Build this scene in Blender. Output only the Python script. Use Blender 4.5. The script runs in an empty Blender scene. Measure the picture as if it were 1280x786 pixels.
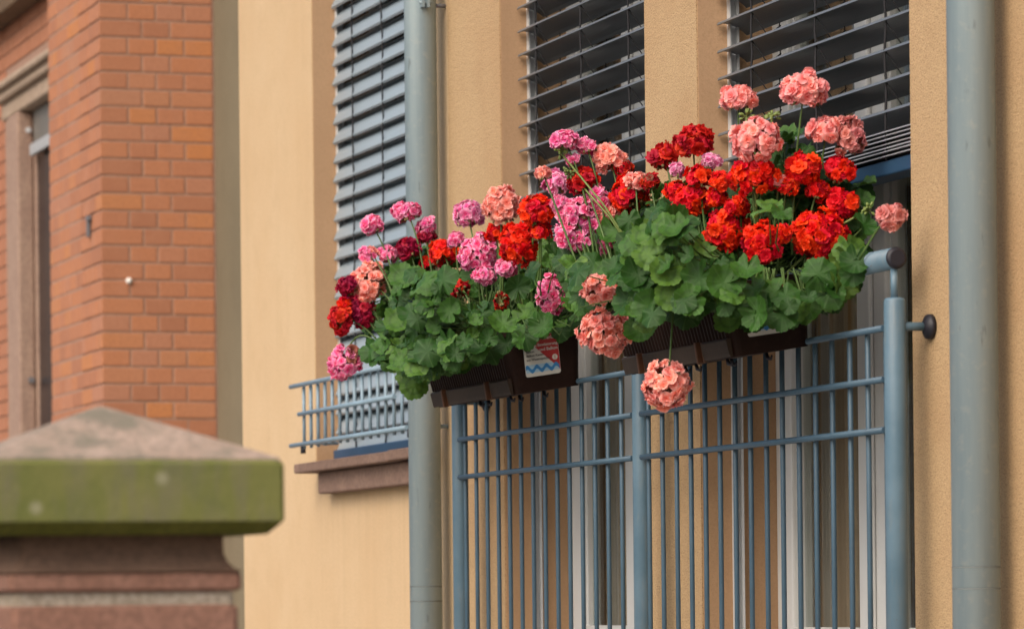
import bpy, bmesh, math, random
from mathutils import Vector, Matrix, Euler, Quaternion
random.seed(11)
S = bpy.context.scene
COL = S.collection
PI = math.pi

# ------------------------------------------------------------------ camera
F = 4900.0; PX, PY = 640.0, 749.0; TH = math.atan(1590 / F); ROLL = 0.0105
CAM = Vector((0, -3.47, 1.7))
VIEW = Vector((-math.cos(TH), math.sin(TH), 0)); RGT = Vector((math.sin(TH), math.cos(TH), 0)); UP = Vector((0, 0, 1))
cam = bpy.data.cameras.new('camera'); co = bpy.data.objects.new('camera', cam); COL.objects.link(co); S.camera = co
cr, sr = math.cos(ROLL), math.sin(ROLL)
cR = RGT * cr - UP * sr; cU = RGT * sr + UP * cr; cB = -VIEW
co.matrix_world = Matrix(((cR.x, cU.x, cB.x, CAM.x), (cR.y, cU.y, cB.y, CAM.y), (cR.z, cU.z, cB.z, CAM.z), (0, 0, 0, 1)))
cam.sensor_width = 36; cam.lens = 36 * F / 1280; cam.shift_y = (PY - 393) / 1280
cam.clip_end = 2000; cam.clip_start = 0.1
cam.dof.use_dof = True; cam.dof.focus_distance = 9.6; cam.dof.aperture_fstop = 6.3

def ray(px, py):
    u = px - PX; v = PY - py
    return VIEW + RGT * ((u * cr + v * sr) / F) + UP * ((-u * sr + v * cr) / F)
def atY(px, py, Y):            # point of a facade-parallel plane seen at a pixel of the photograph
    d = ray(px, py); return CAM + d * ((Y - CAM.y) / d.y)
def atX(px, py, X):
    d = ray(px, py); return CAM + d * ((X - CAM.x) / d.x)
def proj(p):
    a = p - CAM; D = a.dot(VIEW); u0 = a.dot(RGT) / D * F; v0 = a.z / D * F
    return PX + u0 * cr - v0 * sr, PY - (u0 * sr + v0 * cr), D

# ------------------------------------------------------------------ light
SUN_EL, SUN_AZ = math.radians(42), math.radians(36)      # azimuth: from -Y (the street) towards +X
w = bpy.data.worlds.new('World'); S.world = w; w.use_nodes = True
nt = w.node_tree; sky = nt.nodes.new('ShaderNodeTexSky'); sky.sky_type = 'NISHITA'; sky.sun_disc = False
sky.sun_elevation = SUN_EL; sky.sun_rotation = PI - SUN_AZ; sky.dust_density = 6; sky.air_density = 1.0; sky.ozone_density = 1.0
nt.links.new(sky.outputs[0], nt.nodes['Background'].inputs[0]); nt.nodes['Background'].inputs[1].default_value = 0.15
sl = bpy.data.lights.new('sun', 'SUN'); sl.energy = 0.5; sl.angle = math.radians(50); sl.color = (1, .95, .87)
so = bpy.data.objects.new('sun', sl); COL.objects.link(so)
sd = Vector((math.sin(SUN_AZ) * math.cos(SUN_EL), -math.cos(SUN_AZ) * math.cos(SUN_EL), math.sin(SUN_EL)))
so.rotation_euler = sd.to_track_quat('Z', 'Y').to_euler()
S.view_settings.view_transform = 'Standard'; S.view_settings.look = 'None'; S.view_settings.exposure = 0.56; S.view_settings.gamma = 1

# ------------------------------------------------------------------ materials
class NT:
    def __init__(s, name):
        s.m = bpy.data.materials.new(name); s.m.use_nodes = True; s.t = s.m.node_tree; s.n = s.t.nodes
        s.b = s.n['Principled BSDF']; s.out = s.n['Material Output']
    def new(s, k, **kw):
        n = s.n.new(k)
        for a, v in kw.items(): setattr(n, a, v)
        return n
    def link(s, a, b): s.t.links.new(a, b)
    def coord(s, scale=(1, 1, 1), kind='Object'):
        tc = s.new('ShaderNodeTexCoord'); mp = s.new('ShaderNodeMapping'); mp.inputs['Scale'].default_value = scale
        s.link(tc.outputs[kind], mp.inputs[0]); return mp.outputs[0]
    def wcoord(s, scale=(1, 1, 1)):
        g = s.new('ShaderNodeNewGeometry'); mp = s.new('ShaderNodeMapping'); mp.inputs['Scale'].default_value = scale
        s.link(g.outputs['Position'], mp.inputs[0]); return mp.outputs[0]
    def noise(s, co, scale, detail=3, rough=.55):
        n = s.new('ShaderNodeTexNoise'); n.inputs['Scale'].default_value = scale; n.inputs['Detail'].default_value = detail
        n.inputs['Roughness'].default_value = rough; s.link(co, n.inputs['Vector']); return n.outputs[0]
    def ramp(s, fac, stops):
        r = s.new('ShaderNodeValToRGB'); e = r.color_ramp.elements
        while len(e) < len(stops): e.new(.5)
        for i, (p, c) in enumerate(stops):
            e[i].position = p; e[i].color = (*c, 1) if len(c) == 3 else c
        s.link(fac, r.inputs[0]); return r.outputs[0]
    def mix(s, fac, a, b, mode='MIX'):
        m = s.new('ShaderNodeMix', data_type='RGBA', blend_type=mode)
        for sock, v in ((m.inputs[0], fac), (m.inputs[6], a), (m.inputs[7], b)):
            if isinstance(v, (int, float)): sock.default_value = v
            elif isinstance(v, tuple): sock.default_value = (*v, 1)
            else: s.link(v, sock)
        return m.outputs[2]
    def bump(s, h, strength, dist=.01):
        b = s.new('ShaderNodeBump'); b.inputs['Strength'].default_value = strength; b.inputs['Distance'].default_value = dist
        s.link(h, b.inputs['Height']); s.link(b.outputs[0], s.b.inputs['Normal'])
    def base(s, c, rough=.6, metal=0, spec=.5):
        if isinstance(c, tuple): s.b.inputs['Base Color'].default_value = (*c, 1)
        else: s.link(c, s.b.inputs['Base Color'])
        s.b.inputs['Roughness'].default_value = rough; s.b.inputs['Metallic'].default_value = metal
        s.b.inputs['Specular IOR Level'].default_value = spec
        return s

def plaster(name, light, dark, pit, bump=.6, pits=.75, grain=330, stain=False):
    t = NT(name); c = t.wcoord()
    big = t.noise(c, 1.1, 5, .65); med = t.noise(c, 7, 5, .65)
    stre = t.noise(t.wcoord((7, 7, .5)), 1.0, 5, .65)
    g1 = t.noise(c, grain, 2, .6); g2 = t.noise(c, grain * .33, 3, .6)
    col = t.mix(t.ramp(big, [(.38, (0, 0, 0)), (.62, (1, 1, 1))]), dark, light)
    col = t.mix(t.ramp(med, [(.50, (0, 0, 0)), (.75, (.45, .45, .45))]), col, tuple(x * .86 for x in dark))
    col = t.mix(t.ramp(stre, [(.54, (0, 0, 0)), (.75, (.2, .2, .2))]), col, tuple(x * .72 for x in dark))
    col = t.mix(t.ramp(g2, [(.40, (.35, .35, .35)), (.55, (0, 0, 0))]), col, tuple(x * .8 for x in light))
    col = t.mix(t.ramp(g1, [(.39, (pits, pits, pits)), (.46, (0, 0, 0))]), col, pit)
    if stain:
        sp = t.new('ShaderNodeSeparateXYZ'); g = t.new('ShaderNodeNewGeometry'); t.link(g.outputs['Position'], sp.inputs[0])
        mz = t.new('ShaderNodeMapRange'); mz.inputs[1].default_value = 1.2; mz.inputs[2].default_value = 2.06; t.link(sp.outputs[2], mz.inputs[0])
        cut = t.new('ShaderNodeMath', operation='LESS_THAN'); cut.inputs[1].default_value = 2.06; t.link(sp.outputs[2], cut.inputs[0])
        cx = t.new('ShaderNodeMath', operation='GREATER_THAN'); cx.inputs[1].default_value = -12.86; t.link(sp.outputs[0], cx.inputs[0])
        m1 = t.mix(1.0, mz.outputs[0], cut.outputs[0], 'MULTIPLY'); m1 = t.mix(1.0, m1, cx.outputs[0], 'MULTIPLY')
        drip = t.ramp(t.noise(t.wcoord((22, 22, .6)), 1, 4, .7), [(.42, (0, 0, 0)), (.70, (.15, .15, .15))])
        col = t.mix(t.mix(1.0, drip, m1, 'MULTIPLY'), col, tuple(x * .5 for x in dark))
    t.base(col, .92, spec=.15); h = t.mix(.5, g1, g2); t.bump(h, bump, .006); return t.m

def painted(name, col, rough=.45, var=.12, bumpy=.05, scale=30, metal=0, dust=None):
    t = NT(name); c = t.wcoord()
    n = t.noise(c, scale * .2, 4); n2 = t.noise(c, scale * 3, 3)
    cc = t.mix(t.ramp(n, [(.3, (0, 0, 0)), (.7, (1, 1, 1))]), tuple(x * (1 - var) for x in col), tuple(min(1, x * (1 + var)) for x in col))
    if dust: cc = t.mix(t.ramp(n2, [(.5, (0, 0, 0)), (.75, (.5, .5, .5))]), cc, dust)
    t.base(cc, rough, metal, .2 if name.startswith(('brown_planter', 'dusty')) else .5); t.bump(n2, bumpy, .003); return t.m

def stone(name, a, b, c_, scale=12, bump=.4, moss=None, mossfac=(.45, .6)):
    t = NT(name); c = t.wcoord()
    n = t.noise(c, scale, 5, .65); n2 = t.noise(c, scale * 8, 4, .65); n3 = t.noise(c, scale * .8, 5, .7)
    col = t.mix(t.ramp(n, [(.38, (0, 0, 0)), (.62, (1, 1, 1))]), a, b)
    col = t.mix(t.ramp(n2, [(.4, (.6, .6, .6)), (.55, (0, 0, 0))]), col, c_)
    if moss: col = t.mix(t.ramp(n3, [(mossfac[0], (0, 0, 0)), (mossfac[1], (1, 1, 1))]), col, moss)
    t.base(col, .9, spec=.2); t.bump(n2, bump, .008); return t.m

def brick_mat():
    t = NT('fired_brick'); oi = t.new('ShaderNodeObjectInfo'); c = t.wcoord()
    col = t.ramp(oi.outputs['Random'], [(0, (.35, .155, .09)), (.3, (.41, .178, .098)), (.55, (.445, .188, .094)), (.8, (.40, .19, .12)), (.93, (.49, .20, .075)), (1, (.40, .195, .12))])
    n = t.noise(c, 60, 4, .65); n2 = t.noise(c, 9, 4)
    col = t.mix(t.ramp(n, [(.35, (.35, .35, .35)), (.6, (0, 0, 0))]), col, (.28, .12, .07))
    col = t.mix(t.ramp(n2, [(.45, (0, 0, 0)), (.7, (.3, .3, .3))]), col, (.42, .2, .12))
    t.base(col, .85, spec=.2); t.bump(n, .35, .005); return t.m

def pipe_mat():
    t = NT('weathered_zinc_pipe'); c = t.wcoord()
    n = t.noise(t.wcoord((14, 14, 1.1)), 1, 5, .65); n2 = t.noise(c, 45, 4, .6); n3 = t.noise(t.wcoord((40, 40, 9)), 1, 3)
    col = t.mix(t.ramp(n, [(.36, (0, 0, 0)), (.64, (1, 1, 1))]), (.215, .285, .318), (.28, .35, .372))
    col = t.mix(t.ramp(n2, [(.55, (0, 0, 0)), (.75, (.45, .45, .45))]), col, (.38, .40, .38))
    col = t.mix(t.ramp(n3, [(.66, (0, 0, 0)), (.72, (.5, .5, .5))]), col, (.1, .12, .12))
    t.base(col, .5, .25); t.bump(n2, .06, .003); return t.m

def glass_mat():
    t = NT('window_glass'); n = t.n; n.remove(t.b)
    tr = t.new('ShaderNodeBsdfTransparent'); tr.inputs[0].default_value = (.86, .88, .86, 1)
    gl = t.new('ShaderNodeBsdfGlossy'); gl.inputs['Roughness'].default_value = .01; gl.inputs[0].default_value = (.9, .95, 1, 1)
    lw = t.new('ShaderNodeLayerWeight'); lw.inputs[0].default_value = .5
    pw = t.new('ShaderNodeMath', operation='POWER'); pw.inputs[1].default_value = 3; t.link(lw.outputs['Facing'], pw.inputs[0])
    fr = t.new('ShaderNodeMath', operation='MULTIPLY_ADD'); fr.inputs[1].default_value = .42; fr.inputs[2].default_value = .04; t.link(pw.outputs[0], fr.inputs[0])
    mx = t.new('ShaderNodeMixShader'); t.link(fr.outputs[0], mx.inputs[0]); t.link(tr.outputs[0], mx.inputs[1]); t.link(gl.outputs[0], mx.inputs[2])
    t.link(mx.outputs[0], t.out.inputs[0]); return t.m

def petal_mat(name, stops, sat=.04, tl=.24):
    t = NT(name); uv = t.new('ShaderNodeUVMap'); sp = t.new('ShaderNodeSeparateXYZ'); t.link(uv.outputs[0], sp.inputs[0])
    col = t.ramp(sp.outputs[0], stops)
    oi = t.new('ShaderNodeObjectInfo'); hs = t.new('ShaderNodeHueSaturation')
    mr = t.new('ShaderNodeMapRange'); mr.inputs[3].default_value = 1 - sat * 4; mr.inputs[4].default_value = 1 + sat * 2.2
    t.link(oi.outputs['Random'], mr.inputs[0]); t.link(mr.outputs[0], hs.inputs['Value'])
    m2 = t.new('ShaderNodeMath', operation='MULTIPLY_ADD'); m2.inputs[1].default_value = .02; m2.inputs[2].default_value = .49
    t.link(oi.outputs['Random'], m2.inputs[0]); t.link(m2.outputs[0], hs.inputs['Hue'])
    t.link(col, hs.inputs['Color']); col = hs.outputs[0]
    vn = t.noise(t.coord((1, 1, 1)), 6, 3)
    col = t.mix(t.ramp(vn, [(.38, (.15, .15, .15)), (.55, (0, 0, 0))]), col, tuple(x * .7 for x in stops[0][1]))
    t.base(col, .6, spec=.25)
    ts = t.new('ShaderNodeBsdfTranslucent'); t.link(col, ts.inputs[0])
    mx = t.new('ShaderNodeMixShader'); mx.inputs[0].default_value = tl
    t.link(t.b.outputs[0], mx.inputs[1]); t.link(ts.outputs[0], mx.inputs[2]); t.link(mx.outputs[0], t.out.inputs[0]); return t.m

def leaf_mat():
    t = NT('geranium_leaf'); uv = t.new('ShaderNodeUVMap'); sp = t.new('ShaderNodeSeparateXYZ'); t.link(uv.outputs[0], sp.inputs[0])
    oi = t.new('ShaderNodeObjectInfo')
    a = t.ramp(oi.outputs['Random'], [(0, (.011, .046, .006)), (.35, (.022, .084, .010)), (.7, (.044, .128, .015)), (.92, (.078, .178, .024)), (1, (.11, .20, .03))])
    zone = t.ramp(sp.outputs[0], [(0, (0, 0, 0)), (.45, (.15, .15, .15)), (.6, (.65, .65, .65)), (.74, (.1, .1, .1)), (1, (0, 0, 0))])
    col = t.mix(zone, a, (.022, .058, .013))
    vein = t.ramp(sp.outputs[1], [(0, (.8, .8, .8)), (.13, (.0, .0, .0))])
    col = t.mix(vein, col, (.11, .21, .07))
    n = t.noise(t.coord(), 4, 4); col = t.mix(t.ramp(n, [(.35, (.4, .4, .4)), (.6, (0, 0, 0))]), col, (.03, .09, .016))
    t.base(col, .42, spec=.32); t.bump(t.noise(t.coord(), 14, 3), .25, .06)
    ts = t.new('ShaderNodeBsdfTranslucent'); hs = t.new('ShaderNodeHueSaturation'); hs.inputs['Value'].default_value = 1.8; hs.inputs['Hue'].default_value = .48
    t.link(col, hs.inputs['Color']); t.link(hs.outputs[0], ts.inputs[0])
    mx = t.new('ShaderNodeMixShader'); mx.inputs[0].default_value = .16
    t.link(t.b.outputs[0], mx.inputs[1]); t.link(ts.outputs[0], mx.inputs[2]); t.link(mx.outputs[0], t.out.inputs[0]); return t.m

M = dict(
    plaster=plaster('ochre_rough_plaster', (.49, .345, .195), (.455, .295, .16), (.19, .11, .06), .75, .7, 265),
    plaster_smooth=plaster('cream_smooth_plaster', (.60, .445, .275), (.565, .40, .235), (.36, .24, .12), .35, .4, stain=True),
    plaster_reveal=plaster('tan_reveal_plaster', (.44, .285, .17), (.40, .255, .15), (.3, .19, .1), .3, .3),
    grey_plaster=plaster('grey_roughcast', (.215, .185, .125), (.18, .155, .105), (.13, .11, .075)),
    brick=brick_mat(),
    mortar=stone('mortar', (.33, .20, .145), (.38, .245, .185), (.25, .15, .11), 20),
    pipe=pipe_mat(),
    rail=None, rod=painted('dark_blue_rod_paint', (.048, .098, .145), .48, .15, .05, 40, 0, (.08, .12, .15)), seam=painted('pipe_seam', (.12, .14, .14), .6, .2),
    guard=painted('pale_blue_guard_paint', (.20, .29, .36), .42, .1, .05, 40),
    bluebar=painted('blue_blind_rail', (.022, .066, .135), .5, .1),
    black=painted('black_plastic', (.010, .010, .018), .55, .2),
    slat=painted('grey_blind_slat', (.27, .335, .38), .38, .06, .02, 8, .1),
    slat_lit=painted('grey_blind_slat_lit', (.30, .31, .33), .4, .06, .02, 8, .1),  # stacked slats: light caught on their edges is put into the colour
    slat_shaded=painted('grey_blind_slat_shaded', (.115, .13, .145), .36, .06, .02, 8, .1),  # open slats: shade on their undersides is put into the colour
    cord=painted('black_cord', (.012, .012, .015), .8, .1),
    white=painted('white_window_paint', (.62, .63, .62), .4, .05, .03, 20),
    alu=painted('pale_guide_rail', (.62, .64, .66), .35, .05, .02, 20, .2),
    glass=glass_mat(),
    curtain=None,
    room=painted('room_wall', (.35, .32, .28), .9),
    darkroom=painted('dark_room', (.05, .05, .055), .9),
    sill=stone('reddish_sill_stone', (.20, .13, .10), (.235, .155, .12), (.15, .1, .08), 8, .2),
    surround=stone('sandstone_surround', (.30, .20, .155), (.36, .25, .19), (.24, .165, .13), 6, .25),
    lintel=stone('sandstone_lintel', (.36, .27, .195), (.42, .32, .24), (.28, .21, .16), 6, .25),
    eave=stone('brown_string_course', (.13, .085, .05), (.17, .11, .065), (.09, .06, .04), 6, .25),
    captop=stone('lichen_cap_top', (.33, .25, .195), (.42, .32, .26), (.22, .18, .145), 9, .5, (.19, .17, .13), (.46, .60)),
    capside=None,
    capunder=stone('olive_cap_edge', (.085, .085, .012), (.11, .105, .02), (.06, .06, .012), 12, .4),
    neck=stone('shaded_neck_stone', (.14, .085, .058), (.17, .105, .072), (.1, .065, .045), 12, .4),  # the cap's shadow on the neck is painted in as darker stone
    shaft=stone('red_sandstone', (.225, .115, .08), (.27, .145, .105), (.165, .09, .065), 10, .4),
    joint=stone('pillar_joint', (.34, .29, .22), (.40, .34, .27), (.18, .14, .1), 14, .5),
    box=painted('brown_planter_plastic', (.017, .0065, .004), .6, .2, .06, 20, 0, (.028, .013, .009)),
    boxlip=painted('dusty_planter_base', (.042, .029, .021), .55, .25, .08, 25, 0, (.065, .046, .034)),
    clip=painted('rust_brown_clip', (.085, .032, .012), .55, .3, .1, 60),
    soil=stone('potting_soil', (.03, .02, .015), (.05, .035, .025), (.015, .01, .008), 60, .8),
    lab_white=painted('label_white', (.62, .62, .58), .35, .03, 0),
    lab_red=painted('label_red', (.42, .03, .035), .35, .03, 0),
    lab_blue=painted('label_blue', (.04, .22, .52), .35, .03, 0),
    lab_pale=painted('label_pale_blue', (.35, .55, .7), .35, .03, 0),
    lab_black=painted('label_black', (.03, .03, .03), .35, .03, 0),
    white_peg=painted('white_peg', (.8, .78, .74), .5, .03),
    lip=painted('shutter_lip_grey', (.36, .37, .38), .5, .1),
    darkglass=painted('dark_pane', (.008, .008, .012), .25, .1),
    grey_light=painted('grey_shutter_box', (.15, .135, .115), .5, .1),
    grey_metal=painted('grey_metal_bracket', (.13, .13, .14), .5, .2),
    leaf=leaf_mat(),
    stem=painted('geranium_stem', (.065, .125, .025), .55, .2),
    stem_red=painted('geranium_pedicel', (.15, .12, .04), .55, .3),
    bud=painted('geranium_bud', (.16, .22, .055), .55, .25),
    pink=petal_mat('pink_petal', [(0, (.80, .01, .16)), (.30, (.92, .05, .28)), (.58, (.97, .17, .43)), (.84, (.98, .42, .62)), (1, (.99, .78, .87))]),
    lilac=petal_mat('lilac_petal', [(0, (.72, .03, .22)), (.4, (.90, .15, .44)), (.7, (.95, .36, .60)), (1, (.97, .68, .82))]),
    salmon=petal_mat('salmon_petal', [(0, (.84, .14, .08)), (.35, (.97, .29, .22)), (.75, (.99, .43, .37)), (1, (.99, .64, .58))]),
    coral=petal_mat('coral_petal', [(0, (.84, .12, .09)), (.35, (.97, .26, .24)), (.75, (.99, .40, .39)), (1, (.99, .60, .60))]),
    faded=petal_mat('faded_petal', [(0, (.36, .07, .05)), (.4, (.66, .18, .16)), (.75, (.76, .29, .28)), (1, (.80, .44, .42))]),
    red=petal_mat('scarlet_petal', [(0, (.66, .003, .002)), (.5, (.86, .011, .005)), (1, (.96, .030, .014))], .06),
    darkred=petal_mat('dark_red_petal', [(0, (.36, .003, .004)), (.5, (.56, .008, .008)), (1, (.74, .020, .016))], .08),
    spent=petal_mat('spent_petal', [(0, (.16, .05, .025)), (.5, (.30, .10, .06)), (1, (.42, .17, .11))]),
    crimson=petal_mat('crimson_petal', [(0, (.20, .001, .015)), (.5, (.34, .004, .035)), (1, (.48, .012, .07))], .08),
)

def rail_mat():
    t = NT('blue_grey_railing_paint'); c = t.wcoord()
    n = t.noise(c, 6, 5, .6); n2 = t.noise(c, 110, 3, .6); g = t.noise(t.wcoord((60, 60, 12)), 1, 4, .6)
    col = t.mix(t.ramp(n, [(.35, (0, 0, 0)), (.65, (1, 1, 1))]), (.078, .145, .200), (.115, .190, .250))
    col = t.mix(t.ramp(g, [(.52, (0, 0, 0)), (.75, (.5, .5, .5))]), col, (.16, .19, .20))
    sp = t.mix(1.0, t.ramp(n2, [(.69, (0, 0, 0)), (.73, (1, 1, 1))]), t.ramp(n, [(.45, (0, 0, 0)), (.55, (1, 1, 1))]), 'MULTIPLY')
    col = t.mix(sp, col, (.15, .07, .035))
    t.base(col, .45); t.bump(n2, .08, .003); return t.m
M['rail'] = rail_mat()
def moss_mat():
    t = NT('mossy_cap_side'); c = t.wcoord()
    n = t.noise(c, 9, 6, .7); st = t.noise(t.wcoord((16, 16, 3)), 1, 5, .65); f = t.noise(c, 70, 5, .7)
    v = t.new('ShaderNodeTexVoronoi'); v.inputs['Scale'].default_value = 11; t.link(c, v.inputs['Vector'])
    col = t.mix(t.ramp(n, [(.36, (0, 0, 0)), (.62, (1, 1, 1))]), (.115, .130, .040), (.165, .165, .055))
    col = t.mix(t.ramp(st, [(.48, (0, 0, 0)), (.68, (.8, .8, .8))]), col, (.155, .14, .095))
    col = t.mix(t.ramp(f, [(.35, (.25, .25, .25)), (.5, (0, 0, 0))]), col, (.14, .145, .05))
    col = t.mix(t.ramp(v.outputs['Distance'], [(.05, (.6, .6, .6)), (.15, (0, 0, 0))]), col, (.34, .32, .22))
    t.base(col, .95, spec=.1); t.bump(t.mix(.5, n, f), .35, .01); return t.m
M['capside'] = moss_mat()
def curtain_mat():
    t = NT('reflection_striped_curtain'); g = t.new('ShaderNodeNewGeometry'); sp = t.new('ShaderNodeSeparateXYZ'); t.link(g.outputs['Position'], sp.inputs[0])
    cb = t.new('ShaderNodeCombineXYZ'); t.link(sp.outputs[0], cb.inputs[0])
    n = t.noise(cb.outputs[0], 34, 2)
    col = t.ramp(n, [(.30, (.14, .12, .10)), (.42, (.30, .25, .20)), (.50, (.36, .30, .24)), (.58, (.28, .16, .07)), (.68, (.46, .41, .35))])  # stripes paint reflections in the glass into the curtain colour
    t.base(col, .95, spec=.1); return t.m
M['curtain'] = curtain_mat()

# ------------------------------------------------------------------ helpers
def link(name, me, mat=None, parent=None, loc=None):
    o = bpy.data.objects.new(name, me); COL.objects.link(o)
    if mat is not None and me is not None and not me.materials: me.materials.append(M[mat] if isinstance(mat, str) else mat)
    if parent: o.parent = parent
    if loc is not None: o.location = loc
    return o
def thing(name, label, cat, loc=(0, 0, 0), group=None):
    o = bpy.data.objects.new(name, None); COL.objects.link(o); o.location = loc; o.empty_display_size = .1
    return tag(o, label, cat, group)
def tag(o, label, cat, group=None):
    o['label'] = label; o['category'] = cat
    if group: o['group'] = group
    return o
class B:
    """collects shapes into one mesh"""
    def __init__(s): s.bm = bmesh.new()
    def box(s, x0, x1, y0, y1, z0, z1, bevel=0):
        vs = [s.bm.verts.new((x, y, z)) for x in (x0, x1) for y in (y0, y1) for z in (z0, z1)]
        fs = [s.bm.faces.new([vs[i] for i in q]) for q in ((0, 1, 3, 2), (4, 6, 7, 5), (0, 4, 5, 1), (2, 3, 7, 6), (0, 2, 6, 4), (1, 5, 7, 3))]
        if bevel:
            es = {e for f in fs for e in f.edges}
            bmesh.ops.bevel(s.bm, geom=list(es), offset=bevel, segments=2, affect='EDGES', profile=.5)
        return s
    def prism(s, pts, axis, a, b):
        """polygon pts in the two other axes, extruded along axis from a to b"""
        def v(p, t):
            return {'x': (t, p[0], p[1]), 'y': (p[0], t, p[1]), 'z': (p[0], p[1], t)}[axis]
        A = [s.bm.verts.new(v(p, a)) for p in pts]; C = [s.bm.verts.new(v(p, b)) for p in pts]; n = len(pts)
        s.bm.faces.new(A); s.bm.faces.new(C[::-1])
        for i in range(n): s.bm.faces.new((A[i], C[i], C[(i + 1) % n], A[(i + 1) % n]))
        return s
    def tube(s, pts, r, n=10, caps=True):
        pts = [Vector(p) for p in pts]; rs = r if isinstance(r, (list, tuple)) else [r] * len(pts)
        rings = []; prev = None
        for i, p in enumerate(pts):
            d = (pts[min(i + 1, len(pts) - 1)] - pts[max(i - 1, 0)]).normalized()
            if prev is None:
                ref = Vector((0, 0, 1)) if abs(d.z) < .9 else Vector((1, 0, 0)); a = d.cross(ref).normalized()
            else: a = (prev - d * prev.dot(d)).normalized()
            prev = a; b = d.cross(a)
            rings.append([s.bm.verts.new(p + (a * math.cos(2 * PI * k / n) + b * math.sin(2 * PI * k / n)) * rs[i]) for k in range(n)])
        for A, C in zip(rings, rings[1:]):
            for k in range(n):
                f = s.bm.faces.new((A[k], A[(k + 1) % n], C[(k + 1) % n], C[k])); f.smooth = True
        if caps and n > 2: s.bm.faces.new(rings[0][::-1]); s.bm.faces.new(rings[-1])
        return s
    def ball(s, c, r, sc=(1, 1, 1), sub=1, rot=None):
        m = Matrix.Translation(c) @ (rot.to_matrix().to_4x4() if rot else Matrix()) @ Matrix.Diagonal((*sc, 1))
        g = bmesh.ops.create_icosphere(s.bm, subdivisions=sub, radius=r, matrix=m)
        for v in g['verts']:
            for f in v.link_faces: f.smooth = True
        return s
    def mesh(s, name):
        bmesh.ops.recalc_face_normals(s.bm, faces=s.bm.faces)
        me = bpy.data.meshes.new(name); s.bm.to_mesh(me); s.bm.free(); return me
    def build(s, name, mat, parent=None, loc=None):
        return link(name, s.mesh(name), mat, parent, loc)

# ------------------------------------------------------------------ ground
g = B().box(-400, 400, -400, 400, -.2, 0).build('ground', painted('asphalt', (.05, .05, .05), .9, .2, .3, 20)); g['kind'] = 'structure'
g = B().box(-60, 30, -3.2, 1.5, 0, .10).build('pavement', stone('pavement_slabs', (.33, .32, .30), (.38, .37, .35), (.27, .26, .25), 3)); g['kind'] = 'structure'

# ------------------------------------------------------------------ the plastered house
house = thing('plastered_house', 'ochre plastered house front with tall blind-covered windows, right of the brick house', 'house', (-10, 0, 0))
def part(bm, name, mat, parent=house, off=None):
    """bm in world coordinates, child of a thing with unrotated Empty"""
    base = Vector((0, 0, 0)); p = parent
    while p: base += Vector(p.location); p = p.parent
    me = bm.mesh(name); me.transform(Matrix.Translation(-base)); return link(name, me, mat, parent)
XL, XR, TOP, TH_ = -13.841, -4.0, 7.5, .34
W1 = (-12.829, -11.50, 2.145); W2 = (-10.755, -9.535, 1.42); W3 = (-9.156, -7.848, 1.42); WT = 4.35
b = B()
xs = [XL, W1[0], W1[1], W2[0], W2[1], W3[0], W3[1], XR]
for x0, x1 in ((xs[0], xs[1]), (xs[2], xs[3]), (xs[4], xs[5]), (xs[6], xs[7])): b.box(x0, x1, 0, TH_, 0, TOP)
for W in (W1, W2, W3):
    b.box(W[0], W[1], 0, TH_, 0, W[2]); b.box(W[0], W[1], 0, TH_, WT, TOP)
bmesh.ops.remove_doubles(b.bm, verts=b.bm.verts, dist=1e-5)
seen = {}
for f in list(b.bm.faces):
    k = tuple(sorted(v.index for v in f.verts)) if False else tuple(round(c, 4) for c in f.calc_center_median())
    seen.setdefault(k, []).append(f)
for fs in seen.values():
    if len(fs) > 1: bmesh.ops.delete(b.bm, geom=fs, context='FACES_ONLY')
wb = B(); XM = -11.265
for f in list(b.bm.faces):
    pass
res = bmesh.ops.bisect_plane(b.bm, geom=list(b.bm.verts) + list(b.bm.edges) + list(b.bm.faces), plane_co=(XM, 0, 0), plane_no=(1, 0, 0))
wl_ = B(); wl_.bm.free(); wl_.bm = b.bm.copy()
bmesh.ops.delete(b.bm, geom=[f for f in b.bm.faces if f.calc_center_median().x < XM], context='FACES')
bmesh.ops.delete(wl_.bm, geom=[f for f in wl_.bm.faces if f.calc_center_median().x > XM], context='FACES')
part(b, 'wall', 'plaster'); part(wl_, 'wall', 'plaster_smooth'); wb.bm.free()
for W in (W1, W2, W3):
    part(B().box(W[0] - .002, W[0] + .003, .0035, TH_ - .004, W[2] + (.032 if W is W1 else .004), WT - .004), 'window_reveal', 'plaster_reveal')
# side and back of the building behind its front
part(B().box(XL + .003, XR, 3.6, 3.9, 0, TOP - .01), 'back_wall', 'room')
part(B().box(XL + .003, XL + .3, TH_ + .002, 3.598, 0, TOP - .01), 'side_wall', 'grey_plaster')
part(B().box(XR - .3, XR, TH_ + .002, 3.598, 0, TOP - .01), 'side_wall', 'grey_plaster')
part(B().box(XL + .302, XR - .302, TH_ + .002, 3.598, 1.2, 1.4), 'interior_floor', 'darkroom')
part(B().box(XL + .302, XR - .302, TH_ + .002, 3.598, WT + .15, WT + .3), 'interior_ceiling', 'room')
part(B().box(-11.2, -11.1, TH_ + .002, 3.598, 1.402, WT + .148), 'interior_partition', 'room')
part(B().box(-9.4, -9.3, TH_ + .002, 3.598, 1.402, WT + .148), 'interior_partition', 'room')
part(B().box(XL - .25, XR + .3, -.45, 4.2, TOP, TOP + .3), 'roof', 'eave')

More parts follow.
